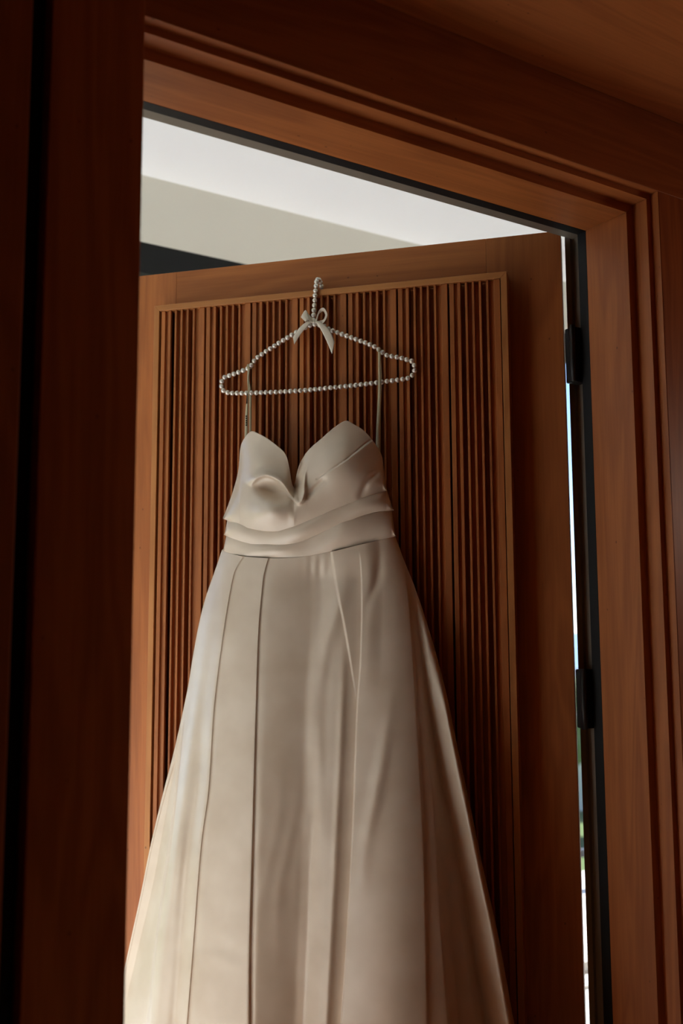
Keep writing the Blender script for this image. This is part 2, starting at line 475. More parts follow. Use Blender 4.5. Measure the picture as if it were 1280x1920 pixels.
door = tag(empty('door_1', HIN, DRZ), 'open reddish timber door with a vertical slatted panel', 'door', kind='structure')
DW, DT, DH = 0.937, 0.045, 2.2015
zb = 0.012
box('door_stile', (-DW, 0, zb), (-0.7805, DT, DH), WZ, door, 0.0005)
box('door_stile', (-0.139, 0, zb), (0, DT, DH), WZ, door, 0.0005)
box('door_rail', (-0.7803, 0, 2.03), (-0.1392, DT, DH), WX, door, 0.0005)
box('door_rail', (-0.7803, 0, zb), (-0.1392, DT, 0.22), WX, door, 0.0005)
box('door_panel', (-0.7803, 0.004, 0.22), (-0.1392, DT - 0.004, 2.03), WZ, door)
LX0, LX1, LZ1, LZ0, LY = -0.8102, -0.0972, 2.1188, 0.14, -0.040
FWD = 0.0115
def frame_piece(name, quad, y0, y1, m):
    vs_ = [(x, y0, z) for x, z in quad] + [(x, y1, z) for x, z in quad]
    fs_ = [(0, 1, 2, 3), (7, 6, 5, 4)] + [(i, i + 4, (i + 1) % 4 + 4, (i + 1) % 4) for i in range(4)]
    me = mesh_from(name, vs_, fs_)
    bm = bmesh.new(); bm.from_mesh(me)
    bmesh.ops.recalc_face_normals(bm, faces=bm.faces)
    bmesh.ops.bevel(bm, geom=list(bm.edges), offset=0.0005, segments=1, affect='EDGES')
    bm.to_mesh(me); bm.free()
    return link(name, me, m, door)
a, b_, c, d = (LX0, LZ0), (LX1, LZ0), (LX1, LZ1), (LX0, LZ1)
ai, bi, ci, di = (LX0 + FWD, LZ0 + FWD), (LX1 - FWD, LZ0 + FWD), (LX1 - FWD, LZ1 - FWD), (LX0 + FWD, LZ1 - FWD)
frame_piece('lattice_frame', [d, di, ci, c], LY, LY + 0.020, FX)
frame_piece('lattice_frame', [a, ai, di, d], LY, -0.0005, FZ)
frame_piece('lattice_frame', [c, ci, bi, b_], LY, -0.0005, FZ)
frame_piece('lattice_frame', [b_, bi, ai, a], LY, LY + 0.020, FX)
X0, X1 = ai[0] + 0.001, bi[0] - 0.0005
MW = (X1 - X0) / 7
zlo, zhi = ai[1] + 0.0005, di[1] - 0.0005
RIBS = [(0.025, 0.11, 0), (0.18, 0.235, 0), (0.325, 0.368, 0), (0.455, 0.498, 0), (0.588, 0.630, 0), (0.725, 0.768, 0), (0.87, 0.985, 0)]
RY0, RY1 = -0.0365, -0.0165
slat_me = {}
for wfrac in sorted({round(r[1] - r[0], 4) for r in RIBS}):
    w_ = wfrac * MW
    me = box_me('slat', (-w_ / 2, RY0, zlo), (w_ / 2, RY1, zhi), 0.0005)
    me.materials.append(WZ)
    slat_me[wfrac] = me
def backing_me():
    bm = bmesh.new()
    def add(x0, x1, y0, y1):
        mtx = Matrix.Translation(((x0 + x1) / 2 * MW, (y0 + y1) / 2, (zlo + zhi) / 2)) @ Matrix.Diagonal(((x1 - x0) * MW, y1 - y0, zhi - zlo, 1))
        bmesh.ops.create_cube(bm, size=1.0, matrix=mtx)
    add(0.025, 0.235, -0.0300, -0.0165)
    add(0.740, 0.985, -0.0300, -0.0165)
    add(0.025, 0.700, -0.0150, -0.008)
    add(0.330, 0.62, -0.0245, -0.008)
    add(0.715, 0.985, -0.0165, -0.008)
    me = bpy.data.meshes.new('lattice_board'); bm.to_mesh(me); bm.free()
    me.materials.append(WZ)
    return me
bk = backing_me()
for k in range(7):
    bo = link('lattice_board', bk, None, door)
    bo.location = (X0 + k * MW, 0, 0)
    for (r0, r1, _) in RIBS:
        so = link('slat', slat_me[round(r1 - r0, 4)], None, bo)
        so.location = ((r0 + r1) / 2 * MW, 0, 0)
# hinges
iM = (Matrix.Translation(Vector(HIN)) @ Matrix.Rotation(DRZ, 4, 'Z')).inverted()
for z0, z1 in ((1.909, 2.011), (1.288, 1.390), (0.25, 0.352)):
    bm = bmesh.new()
    for (lo, hi) in (((1.3072, 1.2650, z0), (1.3385, 1.2895, z1)),):
        bmesh.ops.create_cube(bm, size=1.0, matrix=Matrix.Translation([(lo[i] + hi[i]) / 2 for i in range(3)]) @ Matrix.Diagonal([hi[i] - lo[i] for i in range(3)] + [1]))
    bmesh.ops.bevel(bm, geom=list(bm.edges), offset=0.0015, segments=2, affect='EDGES')
    for v in bm.verts: v.co = iM @ v.co
    me = bpy.data.meshes.new('hinge'); bm.to_mesh(me); bm.free()
    hg = link('hinge', me, M_HINGE, door)
    c0 = iM @ Vector((1.303, 1.266, 0))
    link('hinge_barrel', tube_me('hinge_barrel', [(c0.x, c0.y, z0 - 0.001), (c0.x, c0.y, (z0 + z1) / 2), (c0.x, c0.y, z1 + 0.001)], 0.0055, 12), M_HINGE, hg)

# ---------------------------------------------------------------- unseen lamp added as warm fill for the dark room
M_SHADE, _st, _sb = mat('pale_shade')
_sb.inputs['Base Color'].default_value = (0.75, 0.62, 0.46, 1)
_sb.inputs['Roughness'].default_value = 0.9
lamp = tag(empty('fill_lamp', (2.40, 0.55, 0)), 'added out-of-view fill lamp, slim and black with a flat disc shade, beside the timber side wall', 'fill lamp')
def lathe_me(name, prof_, seg=32):
    vs_, fs_ = [], []
    for r_, z_ in prof_:
        for k in range(seg):
            an = 2 * math.pi * k / seg
            vs_.append((r_ * math.cos(an), r_ * math.sin(an), z_))
    for i in range(len(prof_) - 1):
        for k in range(seg):
            k2 = (k + 1) % seg
            fs_.append((i * seg + k, i * seg + k2, (i + 1) * seg + k2, (i + 1) * seg + k))
    return mesh_from(name, vs_, fs_, True)
link('base', lathe_me('base', [(0.001, 0), (0.14, 0), (0.14, 0.012), (0.02, 0.022), (0.001, 0.024)]), M_HINGE, lamp)
link('pole', lathe_me('pole', [(0.011, 0.02), (0.011, 1.70), (0.001, 1.70)], 16), M_HINGE, lamp)
link('shade_arm', tube_me('shade_arm', [(0, 0, 1.69), (0.05, 0, 1.72), (0.085, 0, 1.79), (0.05, 0, 1.86), (0, 0, 1.887)], 0.005), M_HINGE, lamp)
link('fill_lamp_shade', lathe_me('fill_lamp_shade', [(0.001, 1.885), (0.10, 1.884), (0.20, 1.875), (0.20, 1.880), (0.10, 1.892), (0.001, 1.896)]), M_SHADE, lamp)  # disc added to hold the fill light off the ceiling
bulb_d = bpy.data.lights.new('fill_lamp_bulb', 'POINT')  # added fill, brightens the timber faces turned to the camera
bulb_d.energy = 3.0
bulb_d.color = (1.0, 0.84, 0.70)
bulb_d.shadow_soft_size = 0.12
bulb = bpy.data.objects.new('fill_lamp_bulb', bulb_d)
COL.objects.link(bulb)
bulb.parent = lamp
bulb.location = (0, 0, 1.79)

# ---------------------------------------------------------------- pearl hanger
HY = -0.046
hang0 = PL(592, 610, HY)
hanger = tag(empty('clothes_hanger', HIN + EX * hang0[0] + EY * HY + np.array([0, 0, 1.9]), DRZ),
             'pearl beaded clothes hanger with cream bow hooked over the slatted panel', 'clothes hanger')
HO = np.array([hang0[0], HY, 1.9])
def resample(pts, step):
    pts = np.array(pts, float)
    seg = np.linalg.norm(np.diff(pts, axis=0), axis=1)
    cum = np.concatenate([[0], np.cumsum(seg)])
    n = max(2, int(round(cum[-1] / step)) + 1)
    s = np.linspace(0, cum[-1], n)
    return np.stack([np.interp(s, cum, pts[:, i]) for i in range(3)], -1)
def smooth_px(pts, n=12):
    """Catmull-Rom through image points"""
    P = np.array([pts[0]] + list(pts) + [pts[-1]], float)
    out = []
    for i in range(1, len(P) - 2):
        for k in range(n):
            t = k / n
            out.append(0.5 * ((2 * P[i]) + (-P[i - 1] + P[i + 1]) * t + (2 * P[i - 1] - 5 * P[i] + 4 * P[i + 1] - P[i + 2]) * t * t + (-P[i - 1] + 3 * P[i] - 3 * P[i + 1] + P[i + 2]) * t ** 3))
    out.append(P[-2])
    return np.array(out)
body_px = [(590, 608), (608.6, 612), (620.6, 619), (672, 638), (699.7, 649), (716, 660), (724, 666), (742.7, 669.5), (761.6, 674), (772, 677.5), (777, 687.5), (776, 698.7), (769, 706.6), (758, 710.5),
           (717, 716), (669, 722), (620.6, 727), (572.5, 731.7), (517.5, 735), (462.5, 737), (433, 737), (424.7, 735.3), (417, 730.6), (415, 720), (418.5, 709.5), (428, 705), (462.5, 692), (471, 685), (480, 672.5), (498.6, 659), (548, 627.5), (579, 610.5)]
bp_ = smooth_px(body_px, 10)
body = PL(bp_[:, 0], bp_[:, 1], HY) - HO
shaft_px = smooth_px([(588, 600), (588, 588), (589.7, 568), (591, 548), (592.5, 537)], 8)
shaft = PL(shaft_px[:, 0], shaft_px[:, 1], HY) - HO
top = shaft[-1]
R_ = 0.0205
hook = [top + np.array([0.0, R_ - R_ * math.cos(t), R_ * 0.95 * math.sin(t)]) for t in np.linspace(0.05, math.pi, 40)]
hook.append(hook[-1] + np.array([0, 0.0005, -0.006]))
stem = np.concatenate([shaft, np.array(hook)])
pm_ = bpy.data.meshes.new('pearl')
bm = bmesh.new()
bmesh.ops.create_icosphere(bm, subdivisions=3, radius=0.00495)
for f_ in bm.faces: f_.smooth = True
bm.to_mesh(pm_); bm.free()
pm_.materials.append(M_PEARL)
link('wire', tube_me('wire', resample(np.concatenate([body, body[:1]]), 0.006)[:-1], 0.0011, 6, True), M_WIRE, hanger)
link('wire', tube_me('wire', resample(stem, 0.004), 0.0011, 6), M_WIRE, hanger)
closed = np.concatenate([body, body[:1]])
pr = random.Random(5)
for p in list(resample(closed, 0.0101)[:-1]) + list(resample(stem, 0.0099)):
    o = link('pearl', pm_, None, hanger)
    o.location = p
    o.rotation_euler = (pr.uniform(0, 6), pr.uniform(0, 6), pr.uniform(0, 6))
    s_ = pr.uniform(0.97, 1.03)
    o.scale = (s_, s_, s_)

# ribbon bow
def ribbon(name, left, right, ly, m, parent, org, thick=0.0005, n=8, ry=None):
    """strip between two image-space edge curves; ly / ry = local depth along the strip"""
    A, B = smooth_px(left, n), smooth_px(right, n)
    k = len(A)
    la = np.interp(np.linspace(0, 1, k), np.linspace(0, 1, len(ly)), ly)
    lb = la if ry is None else np.interp(np.linspace(0, 1, k), np.linspace(0, 1, len(ry)), ry)
    W = 6
    vs_, fs_ = [], []
    for i in range(k):
        for j in range(W + 1):
            t = j / W
            px = A[i] * (1 - t) + B[i] * t
            vs_.append(PL(px[0], px[1], la[i] * (1 - t) + lb[i] * t - 0.0012 * math.sin(math.pi * t)) - org)
    for i in range(k - 1):
        for j in range(W):
            q = i * (W + 1) + j
            fs_.append((q, q + 1, q + W + 2, q + W + 1))
    me = mesh_from(name, vs_, fs_, True)
    o = link(name, me, m, parent)
    sm = o.modifiers.new('thickness', 'SOLIDIFY'); sm.thickness = thick; sm.offset = 0
    return o
def Z8(x, y): return (520 + x / 8.0, 490 + y / 8.0)
bow = ribbon('bow_knot', [Z8(505, 868), Z8(545, 855), Z8(590, 875)], [Z8(510, 925), Z8(545, 935), Z8(600, 925)], [HY - .008, HY - .010, HY - .008], M_RIBBON, hanger, HO)
ribbon('bow_loop', [Z8(520, 850), Z8(470, 800), Z8(420, 733), Z8(375, 790), Z8(350, 838)], [Z8(540, 915), Z8(500, 905), Z8(470, 880), Z8(440, 890), Z8(418, 905)], [HY - .009, HY - .013, HY - .016, HY - .017, HY - .016], M_RIBBON, bow, HO)
ribbon('bow_loop', [Z8(352, 838), Z8(400, 800), Z8(470, 830), Z8(525, 880)], [Z8(420, 905), Z8(445, 900), Z8(480, 905), Z8(530, 910)], [HY - .016, HY - .012, HY - .009, HY - .008], M_RIBBON, bow, HO)
ribbon('bow_loop', [Z8(578, 880), Z8(600, 790), Z8(640, 715), Z8(690, 697), Z8(725, 735), Z8(748, 805), Z8(715, 890), Z8(660, 945), Z8(590, 925)],
       [Z8(598, 890), Z8(620, 800), Z8(652, 765), Z8(690, 752), Z8(708, 780), Z8(716, 818), Z8(690, 870), Z8(645, 890), Z8(580, 900)],
       [HY - .009, HY - .010, HY - .012, HY - .012, HY - .012, HY - .013, HY - .013, HY - .011, HY - .009], M_RIBBON, bow, HO, ry=[HY - .007, HY - .006, HY - .003, HY - .003, HY - .003, HY - .004, HY - .005, HY - .006, HY - .007])
ribbon('bow_tail', [Z8(520, 880), Z8(440, 905), Z8(340, 985), Z8(275, 1070), Z8(232, 1140)], [Z8(530, 910), Z8(475, 945), Z8(400, 1030), Z8(325, 1130), Z8(252, 1247)], [HY - .011, HY - .012, HY - .012, HY - .011, HY - .010], M_RIBBON, bow, HO)
ribbon('bow_tail', [Z8(580, 890), Z8(650, 915), Z8(735, 985), Z8(810, 1085), Z8(857, 1210)], [Z8(580, 925), Z8(615, 965), Z8(680, 1080), Z8(760, 1250), Z8(817, 1392)], [HY - .011, HY - .012, HY - .012, HY - .012, HY - .011], M_RIBBON, bow, HO)

# ---------------------------------------------------------------- wedding dress
Y0 = -0.064
dref = PL(580, 1040, Y0)
DO = np.array([dref[0], Y0, 0.48])
dress = tag(empty('wedding_dress', HIN + EX * DO[0] + EY * DO[1] + np.array([0, 0, 0.48]), DRZ),
            'strapless ivory satin wedding dress with draped bodice hanging on the door', 'dress')

def curve(pts):
    """y as function x or x as function y by monotone-ish linear/cubic interpolation on a dense Catmull-Rom"""
    return np.array(pts, float)
def ypol(pts, smooth=True):
    p = smooth_px(pts, 8) if smooth else np.array(pts, float)
    return lambda x: np.interp(x, p[:, 0], p[:, 1])
def xpol(pts, ext=None):
    p = smooth_px(pts, 8)
    if ext is not None:
        sl = (p[-1, 0] - p[-9, 0]) / (p[-1, 1] - p[-9, 1])
        p = np.vstack([p, [p[-1, 0] + sl * (ext - p[-1, 1]), ext]])
    return lambda y: np.interp(y, p[:, 1], p[:, 0])
def sst(v):
    v = np.clip(v, 0, 1); return v * v * (3 - 2 * v)
def bump(v, w): return np.exp(-(v / w) ** 2)

BOT = 2252.0
XL = xpol([(416, 1031), (401.7, 1073), (385, 1121), (372.5, 1171), (361, 1233), (350.6, 1296), (326.6, 1406), (306, 1485), (282, 1585), (264.7, 1671), (247.5, 1750), (237, 1798)], BOT)
XR = xpol([(741, 1006), (757, 1050), (777, 1100), (806, 1187), (834.7, 1292), (858.7, 1407), (882.6, 1517), (906.6, 1632), (930.5, 1738), (945, 1814), (964, 1920)], BOT)
seam_pts = [(416, 1031), (430, 1037), (456, 1043), (505, 1046.5), (557, 1045), (614, 1036), (670, 1022.5), (741, 1006)]
seam = ypol(seam_pts)
P1 = xpol([(456, 1043), (443, 1064), (435.6, 1086), (424, 1150), (411, 1240), (400, 1337), (390.6, 1480), (376, 1591), (361.6, 1776), (350, 1920)], BOT)
P2 = xpol([(503, 1046), (496, 1070), (492, 1094), (484, 1187), (479, 1337), (475, 1480), (472.6, 1573), (467, 1776), (466, 1920)], BOT)
P3 = xpol([(622, 1036), (632.5, 1105), (647.5, 1180), (666, 1292), (676, 1350), (690, 1450)], BOT)
P4 = xpol([(672, 1019), (677, 1075), (678, 1150), (675.6, 1240), (670, 1319), (666, 1412), (664, 1480), (659, 1602), (648, 1793), (639, 1920)], BOT)
P5 = xpol([(760, 1060), (768, 1110), (784, 1287), (801, 1383), (815.6, 1527), (833, 1670), (846, 1814), (858, 1910)], BOT)
P6 = xpol([(772, 1110), (800, 1250), (825, 1383), (859, 1623), (899, 1843), (915, 1920)], BOT)      # ridge of the right cone
L1 = xpol([(400, 1100), (370, 1230), (347, 1320), (323, 1540), (302.5, 1695), (289, 1798), (278, 1920)], BOT)
R1 = xpol([(652, 1070), (632, 1140), (612, 1200), (599, 1260), (592, 1330), (594, 1420), (598, 1550), (600, 1920)], BOT)  # sweeping soft fold in the front panel
R2 = xpol([(640, 1150), (642, 1260), (638, 1400), (630, 1560), (623, 1700), (613, 1900)], BOT)
R3 = xpol([(712, 1040), (706, 1090), (690, 1130), (682, 1180)], BOT)
R4 = xpol([(740, 1280), (720, 1400), (702, 1500), (688, 1570), (680, 1640)], BOT)

P5A = xpol([(758, 1060), (768, 1144), (784, 1383), (796, 1623), (802, 1910)], BOT)
P5B = xpol([(762, 1060), (772, 1144), (787, 1287), (811, 1479), (826, 1719), (840, 1910)], BOT)
P5C = xpol([(768, 1060), (784, 1144), (815, 1407), (854, 1599), (887, 1814), (905, 1920)], BOT)

def spl(u, knots):
    """smooth curve through (position, value) knots"""
    k = np.array(knots, float)
    out = np.interp(u, k[:, 0], k[:, 1])
    fine = np.linspace(k[0, 0], k[-1, 0], 400)
    fv = np.interp(fine, k[:, 0], k[:, 1])
    w = int(400 * 0.045)
    ker = np.hanning(2 * w + 1); ker /= ker.sum()
    fv = np.convolve(np.pad(fv, w, mode='edge'), ker, mode='valid')
    return np.interp(u, fine, fv)

def skirt_h(x, y, tt):
    g = np.clip((y - 1030) / 900.0, 0, 1.35)
    B = 0.036 + 0.135 * g
    h = B * np.clip(1 - np.abs(tt) ** np.where(tt > 0, 3.6, 2.9), 0, 1) ** 0.70
    # left cone: recessed outer flap, then a roll up to the first pleat
    a = sst((y - 1180) / 500.0)
    h = h - 0.038 * a * sst((L1(y) + 3 - x) / 6.0) * sst((x - XL(y)) / 10.0)
    h = h + 0.010 * a * bump(x - L1(y) - 14, 15)
    d1 = x - P1(y)
    h = h + (0.0030 + 0.0025 * g) * np.where(d1 < 0, np.exp(d1 / 40.0), np.exp(-d1 / 2.5))
    h = h - (0.0006 + 0.0030 * g) * bump(d1 - 3.5, 3.0 + 4.0 * g) - 0.013 * g * bump(d1 + 20, 14)
    d2 = x - P2(y)
    h = h + (0.0030 + 0.0025 * g) * np.where(d2 < 0, np.exp(d2 / 50.0), np.exp(-d2 / 2.5))
    h = h - (0.0006 + 0.0020 * g) * bump(d2 - 3.5, 3.0 + 2.0 * g)
    # recessed front panel between P2 and P4: turns away, then swells into soft folds beside the right pleat
    p2, p4 = P2(y), P4(y)
    d4 = x - p4
    st4 = sst((d4 + 1.5) / 3.0)
    u = np.clip((x - p2) / (p4 - p2), 0, 1)
    prof_ = spl(u, [(0, 0), (0.08, -0.05), (0.28, -0.45), (0.5, -0.95), (0.60, -1.0), (0.76, -0.62), (0.84, -0.60), (0.95, -0.74), (1, -0.74)])
    h = h + (0.013 + 0.024 * g) * sst((y - 1030) / 60.0) * np.where(x > p2, prof_, 0) * (1 - st4)
    # the recess closes again to the right of the pleat
    h = h - (0.013 + 0.024 * g) * sst((y - 1030) / 60.0) * 0.45 * st4 * np.exp(-np.clip(d4, 0, None) / 75.0)
    d3 = x - P3(y)
    f3 = 1 - sst((y - 1230) / 90.0)
    h = h + f3 * 0.0045 * np.where(d3 > 0, 1.0, sst(1 + d3 / 1.8)) * sst((p4 + 40 - x) / 30.0)
    # sweeping highlight fold on the front panel
    h = h + 0.0055 * sst((y - 1070) / 90.0) * bump(x - R1(y), 15) * (1 - sst((y - 1330) / 450.0))
    h = h + 0.0030 * sst((y - 1180) / 150.0) * bump(x - R2(y), 8)
    # right panel: diagonal pulls, then stepped folds into the deep valley before the last cone
    h = h - 0.0040 * bump(x - R3(y), 9) * bump(y - 1085, 55)
    h = h + 0.0050 * bump(x - R4(y), 13) * bump(y - 1480, 120)
    v5 = sst((y - 1060) / 420.0)
    h = h + (0.002 + 0.004 * g) * bump(x - (0.35 * p4 + 0.65 * P5A(y)), 55)
    h = h - (0.0015 + 0.0025 * v5) * sst((x - P5A(y) + 2) / 5.0) * sst((P6(y) + 20 - x) / 30.0)
    wv = (P5C(y) - P5B(y)) * 0.5 + 3
    h = h - (0.004 + 0.018 * v5) * sst((x - P5B(y) + 3) / (9 + 14 * v5)) * sst((P5C(y) + 12 - x) / (14 + 8 * v5))
    wc = np.maximum(XR(y) - P5C(y), 4)
    h = h + 0.014 * v5 * bump(x - (P5C(y) + 0.60 * wc), 0.38 * wc + 5)
    # faint crumples from being packed
    cr = np.sin(x * 0.11 + y * 0.045 + 2.1 * np.sin(y * 0.017 + x * 0.02)) * np.sin(y * 0.031 - x * 0.07)
    h = h + 0.0008 * cr * bump(x - 545, 70) * bump(y - 1620, 170)
    h = h + 0.0006 * np.sin(y * 0.11 - x * 0.05) * bump(x - 420, 40) * bump(y - 1790, 50)
    h = h + 0.0008 * np.sin(x * 0.35 + y * 0.02) * bump(x - 596, 22) * bump(y - 1062, 26)
    h = h + 0.0022 * bump(x - 905, 16) * np.sin((y - 1800) * 0.09 + x * 0.1) * bump(y - 1830, 45)
    # outer cone: stays turned to the light up to its folded edge
    uc = (x - P5C(y)) / wc
    cone = 0.016 + 0.020 * g + (0.020 + 0.034 * g) * np.clip(uc, 0, 1) ** 0.85
    k = sst((uc + 0.25) / 0.4) * sst((y - 1090) / 300.0)
    h = h * (1 - k) + cone * k
    edge = np.clip(1 - np.abs(tt) ** np.where(tt > 0, 110.0, 24.0), 0, 1)
    return np.maximum(h * edge, 0.0)

def grid_obj(name, px, py, h, parent, smooth=True, m=M_SATIN, weld=None):
    P = PL(px, py, Y0 - h) - DO
    r, c_ = px.shape
    idx = np.arange(r * c_).reshape(r, c_)
    q = np.stack([idx[:-1, :-1], idx[1:, :-1], idx[1:, 1:], idx[:-1, 1:]], -1).reshape(-1, 4)
    me = bpy.data.meshes.new(name)
    me.vertices.add(r * c_)
    me.vertices.foreach_set('co', P.reshape(-1))
    me.loops.add(q.size)
    me.loops.foreach_set('vertex_index', q.reshape(-1))
    me.polygons.add(len(q))
    me.polygons.foreach_set('loop_start', np.arange(0, q.size, 4))
    me.polygons.foreach_set('loop_total', np.full(len(q), 4))
    me.update(calc_edges=True)
    me.validate()
    me.polygons.foreach_set('use_smooth', [smooth] * len(me.polygons))
    return link(name, me, m, parent)

NR = 300
rr = np.linspace(0, 1, NR)[:, None]
py0 = 1040 + (BOT - 1040) * rr
fo = (1 - rr) ** 2
def seg(a_, b_, n, last=False):
    c_ = 0.5 - 0.5 * np.cos(math.pi * np.linspace(0, 1, n, endpoint=last))
    c_ = 0.7 * c_ + 0.3 * np.linspace(0, 1, n, endpoint=last)
    return a_ + (b_ - a_) * c_[None, :]
xl, xr = XL(py0 - 9 * fo), XR(py0 - 34 * fo)
p1r, p2r, p4r, p5r = P1(py0), P2(py0 + 6 * fo), P4(py0 - 20 * fo), np.minimum(P5B(py0 - 28 * fo), xr - 0.03 * (xr - xl))
xx = np.concatenate([seg(xl, p1r, 95), seg(p1r, p2r, 70), seg(p2r, p4r, 120), seg(p4r, p5r, 95), seg(p5r, xr, 85, True)], 1)
tt = (xx - xl) / (xr - xl)
yy = py0 + (seam(xx) - 1040) * fo
skirt = grid_obj('skirt', xx, yy, skirt_h(xx, yy, tt * 2 - 1), dress)
# back of the skirt
rb, tb = np.meshgrid(np.linspace(0, 1, 60), np.linspace(0, 1, 60), indexing='ij')
py1 = 1040 + (BOT - 1040) * rb
fb = (1 - rb) ** 2
xlb, xrb = XL(py1 - 9 * fb), XR(py1 - 34 * fb)
xb = xlb + (xrb - xlb) * tb
yb = py1 + (seam(xb) - 1040) * fb
hb = -0.016 * np.clip(1 - np.abs(tb * 2 - 1) ** 4, 0, 1) - 0.003 * np.sin(tb * 40) * rb * np.clip(1 - np.abs(tb * 2 - 1) ** 4, 0, 1)
grid_obj('skirt_back', xb, yb, hb, dress)

# bodice: three overlapping draped layers
def Z2(x, y): return (400 + x / 3.5556, 780 + y / 3.5556)
neck_pts = [Z2(62, 683), Z2(95, 600), Z2(130, 500), Z2(160, 390), Z2(172, 320), Z2(177, 250), Z2(184, 195), Z2(208, 148), Z2(250, 102), Z2(300, 117), Z2(360, 150), Z2(420, 195), Z2(470, 240), Z2(494, 285), Z2(506, 340), Z2(517, 395), Z2(530, 455), Z2(548, 520), Z2(568, 574),
            Z2(578, 545), Z2(560, 470)]
neck_l = [Z2(62, 683), Z2(95, 600), Z2(130, 500), Z2(158, 400), Z2(170, 330), Z2(174, 265), Z2(182, 200), Z2(206, 148), Z2(250, 102), Z2(300, 117), Z2(360, 150), Z2(420, 195), Z2(470, 240), Z2(492, 285), Z2(503, 340), Z2(513, 395), Z2(524, 450), Z2(535, 476)]
neck_r = [Z2(538, 474), Z2(545, 440), Z2(560, 370), Z2(590, 290), Z2(640, 220), Z2(720, 150), Z2(800, 80), Z2(880, 32), Z2(940, 58), Z2(1000, 95), Z2(1055, 155), Z2(1100, 220), Z2(1125, 275), Z2(1132, 340), Z2(1142, 420), Z2(1152, 500)]
F1p = [Z2(62, 684), Z2(130, 712), Z2(200, 738), Z2(300, 762), Z2(370, 770), Z2(440, 767), Z2(560, 740), Z2(640, 705), Z2(760, 640), Z2(900, 585), Z2(1000, 545), Z2(1090, 515), Z2(1153, 502)]
F2p = [Z2(73, 795), Z2(130, 818), Z2(200, 840), Z2(290, 862), Z2(350, 870), Z2(440, 876), Z2(520, 862), Z2(620, 825), Z2(750, 765), Z2(900, 700), Z2(1000, 662), Z2(1100, 637), Z2(1188, 632)]
F3p = seam_pts
def dens(p, sm=True):
    return smooth_px(p, 8) if sm else np.array(p)
NL, NRt = dens(neck_l), dens(neck_r)
neck_all = np.vstack([NL, NRt])
def mono(a):
    a = a[np.argsort(a[:, 0], kind='stable')]
    return lambda x: np.interp(x, a[:, 0], a[:, 1])
neck = mono(neck_all)
F1, F2, F3 = mono(dens(F1p)), mono(dens(F2p)), mono(dens(F3p))
# side silhouettes (image x as a function of y) for the torso bulge
SL = xpol([(449, 830), (450.6, 867), (446.4, 889.7), (436.6, 920.6), (426.7, 948.7), (424, 988), (421, 1010), (416, 1035)])
SR = xpol([(716, 857), (718, 875.6), (723.4, 903.7), (730.5, 937.5), (736, 971), (741, 1006)])
def torso(x, y):
    l, r = SL(y) - 1.5, SR(y) + 1.5
    t = np.clip((x - (l + r) / 2) / ((r - l) / 2), -1, 1)
    return (0.046 - 0.011 * sst((y - 955) / 90.0)) * np.clip(1 - np.abs(t) ** 2.3, 0, 1) ** 0.6

lip_pts = np.array(smooth_px([(468, 912), (474, 903), (484, 895), (498, 891), (511, 894), (524, 902), (535, 913), (545, 927), (554, 938), (560.5, 942.5), (566, 938), (570, 925), (570, 908), (572, 885), (578, 866)], 10))
def dist_poly(x, y, poly):
    """distance to polyline and signed side + arclength parameter"""
    best = np.full(x.shape, 1e9); side = np.zeros(x.shape); par = np.zeros(x.shape)
    n = len(poly)
    for i in range(n - 1):
        ax, ay = poly[i]; bx, by = poly[i + 1]
        dx, dy = bx - ax, by - ay
        L2 = dx * dx + dy * dy + 1e-9
        t = np.clip(((x - ax) * dx + (y - ay) * dy) / L2, 0, 1)
        ex_, ey_ = x - (ax + t * dx), y - (ay + t * dy)
        dd = np.hypot(ex_, ey_)
        m_ = dd < best
        best = np.where(m_, dd, best)
        side = np.where(m_, np.sign(dx * ey_ - dy * ex_), side)   # + = below / right-hand in image
        par = np.where(m_, (i + t) / (n - 1), par)
    return best, side, par
def cup_h(x, y, v):
    h = torso(x, y)
    # padded cups
    h = h + 0.016 * bump(np.hypot((x - 640) / 1.05, (y - 872)), 52)
    h = h + 0.010 * bump(np.hypot((x - 478), (y - 868) * 0.9), 34)
    h = h + 0.020 * bump(np.hypot((x - 505) / 1.3, (y - 960)), 25)
    # collapsed hollow under the rolled lip of the left cup
    h = h - 0.030 * bump(np.hypot((x - 510) / 1.9, (y - 921) - (x - 510) * 0.25), 13)
    dist, side, par = dist_poly(x, y, lip_pts)
    env = sst(par / 0.12) * sst((1 - par) / 0.25)
    h = h + 0.014 * env * np.where(side > 0, np.exp(-(dist / 3.2) ** 2), np.exp(-(dist / 9.0) ** 2))
    # inside of the V between lip and neckline falls back
    h = h - 0.022 * bump(np.hypot((x - 551), (y - 915) * 0.7), 12)
    h = h - 0.008 * bump(x - 560 - (900 - y) * 0.25, 6) * bump(y - 890, 35)
    # stitched tuck across the right cup
    tuck = np.array([(594, 898), (625, 878), (653, 859), (681, 836), (697, 825)], float)
    dist, side, par = dist_poly(x, y, tuck)
    h = h + 0.0030 * np.where(side > 0, np.exp(-dist / 14.0), 0) * sst(par / 0.15) - 0.0015 * bump(dist, 1.6)
    tuck2 = np.array(smooth_px([(714, 884), (699, 893), (688, 903), (680, 920), (668, 938)], 5))
    dist, side, par = dist_poly(x, y, tuck2)
    h = h - 0.005 * bump(dist, 6) * sst(par / 0.2) * sst((1 - par) / 0.3)
    tuck3 = np.array([(575, 930), (590, 915), (606, 900)], float)
    dist, side, par = dist_poly(x, y, tuck3)
    h = h - 0.004 * bump(dist, 5)
    # lower edge stands off the layer below
    h = h + 0.006 * sst(v / 0.5) + 0.008 * np.sin(math.pi * np.clip(v, 0, 1) ** 1.8)
    # thin out to the outline
    return h
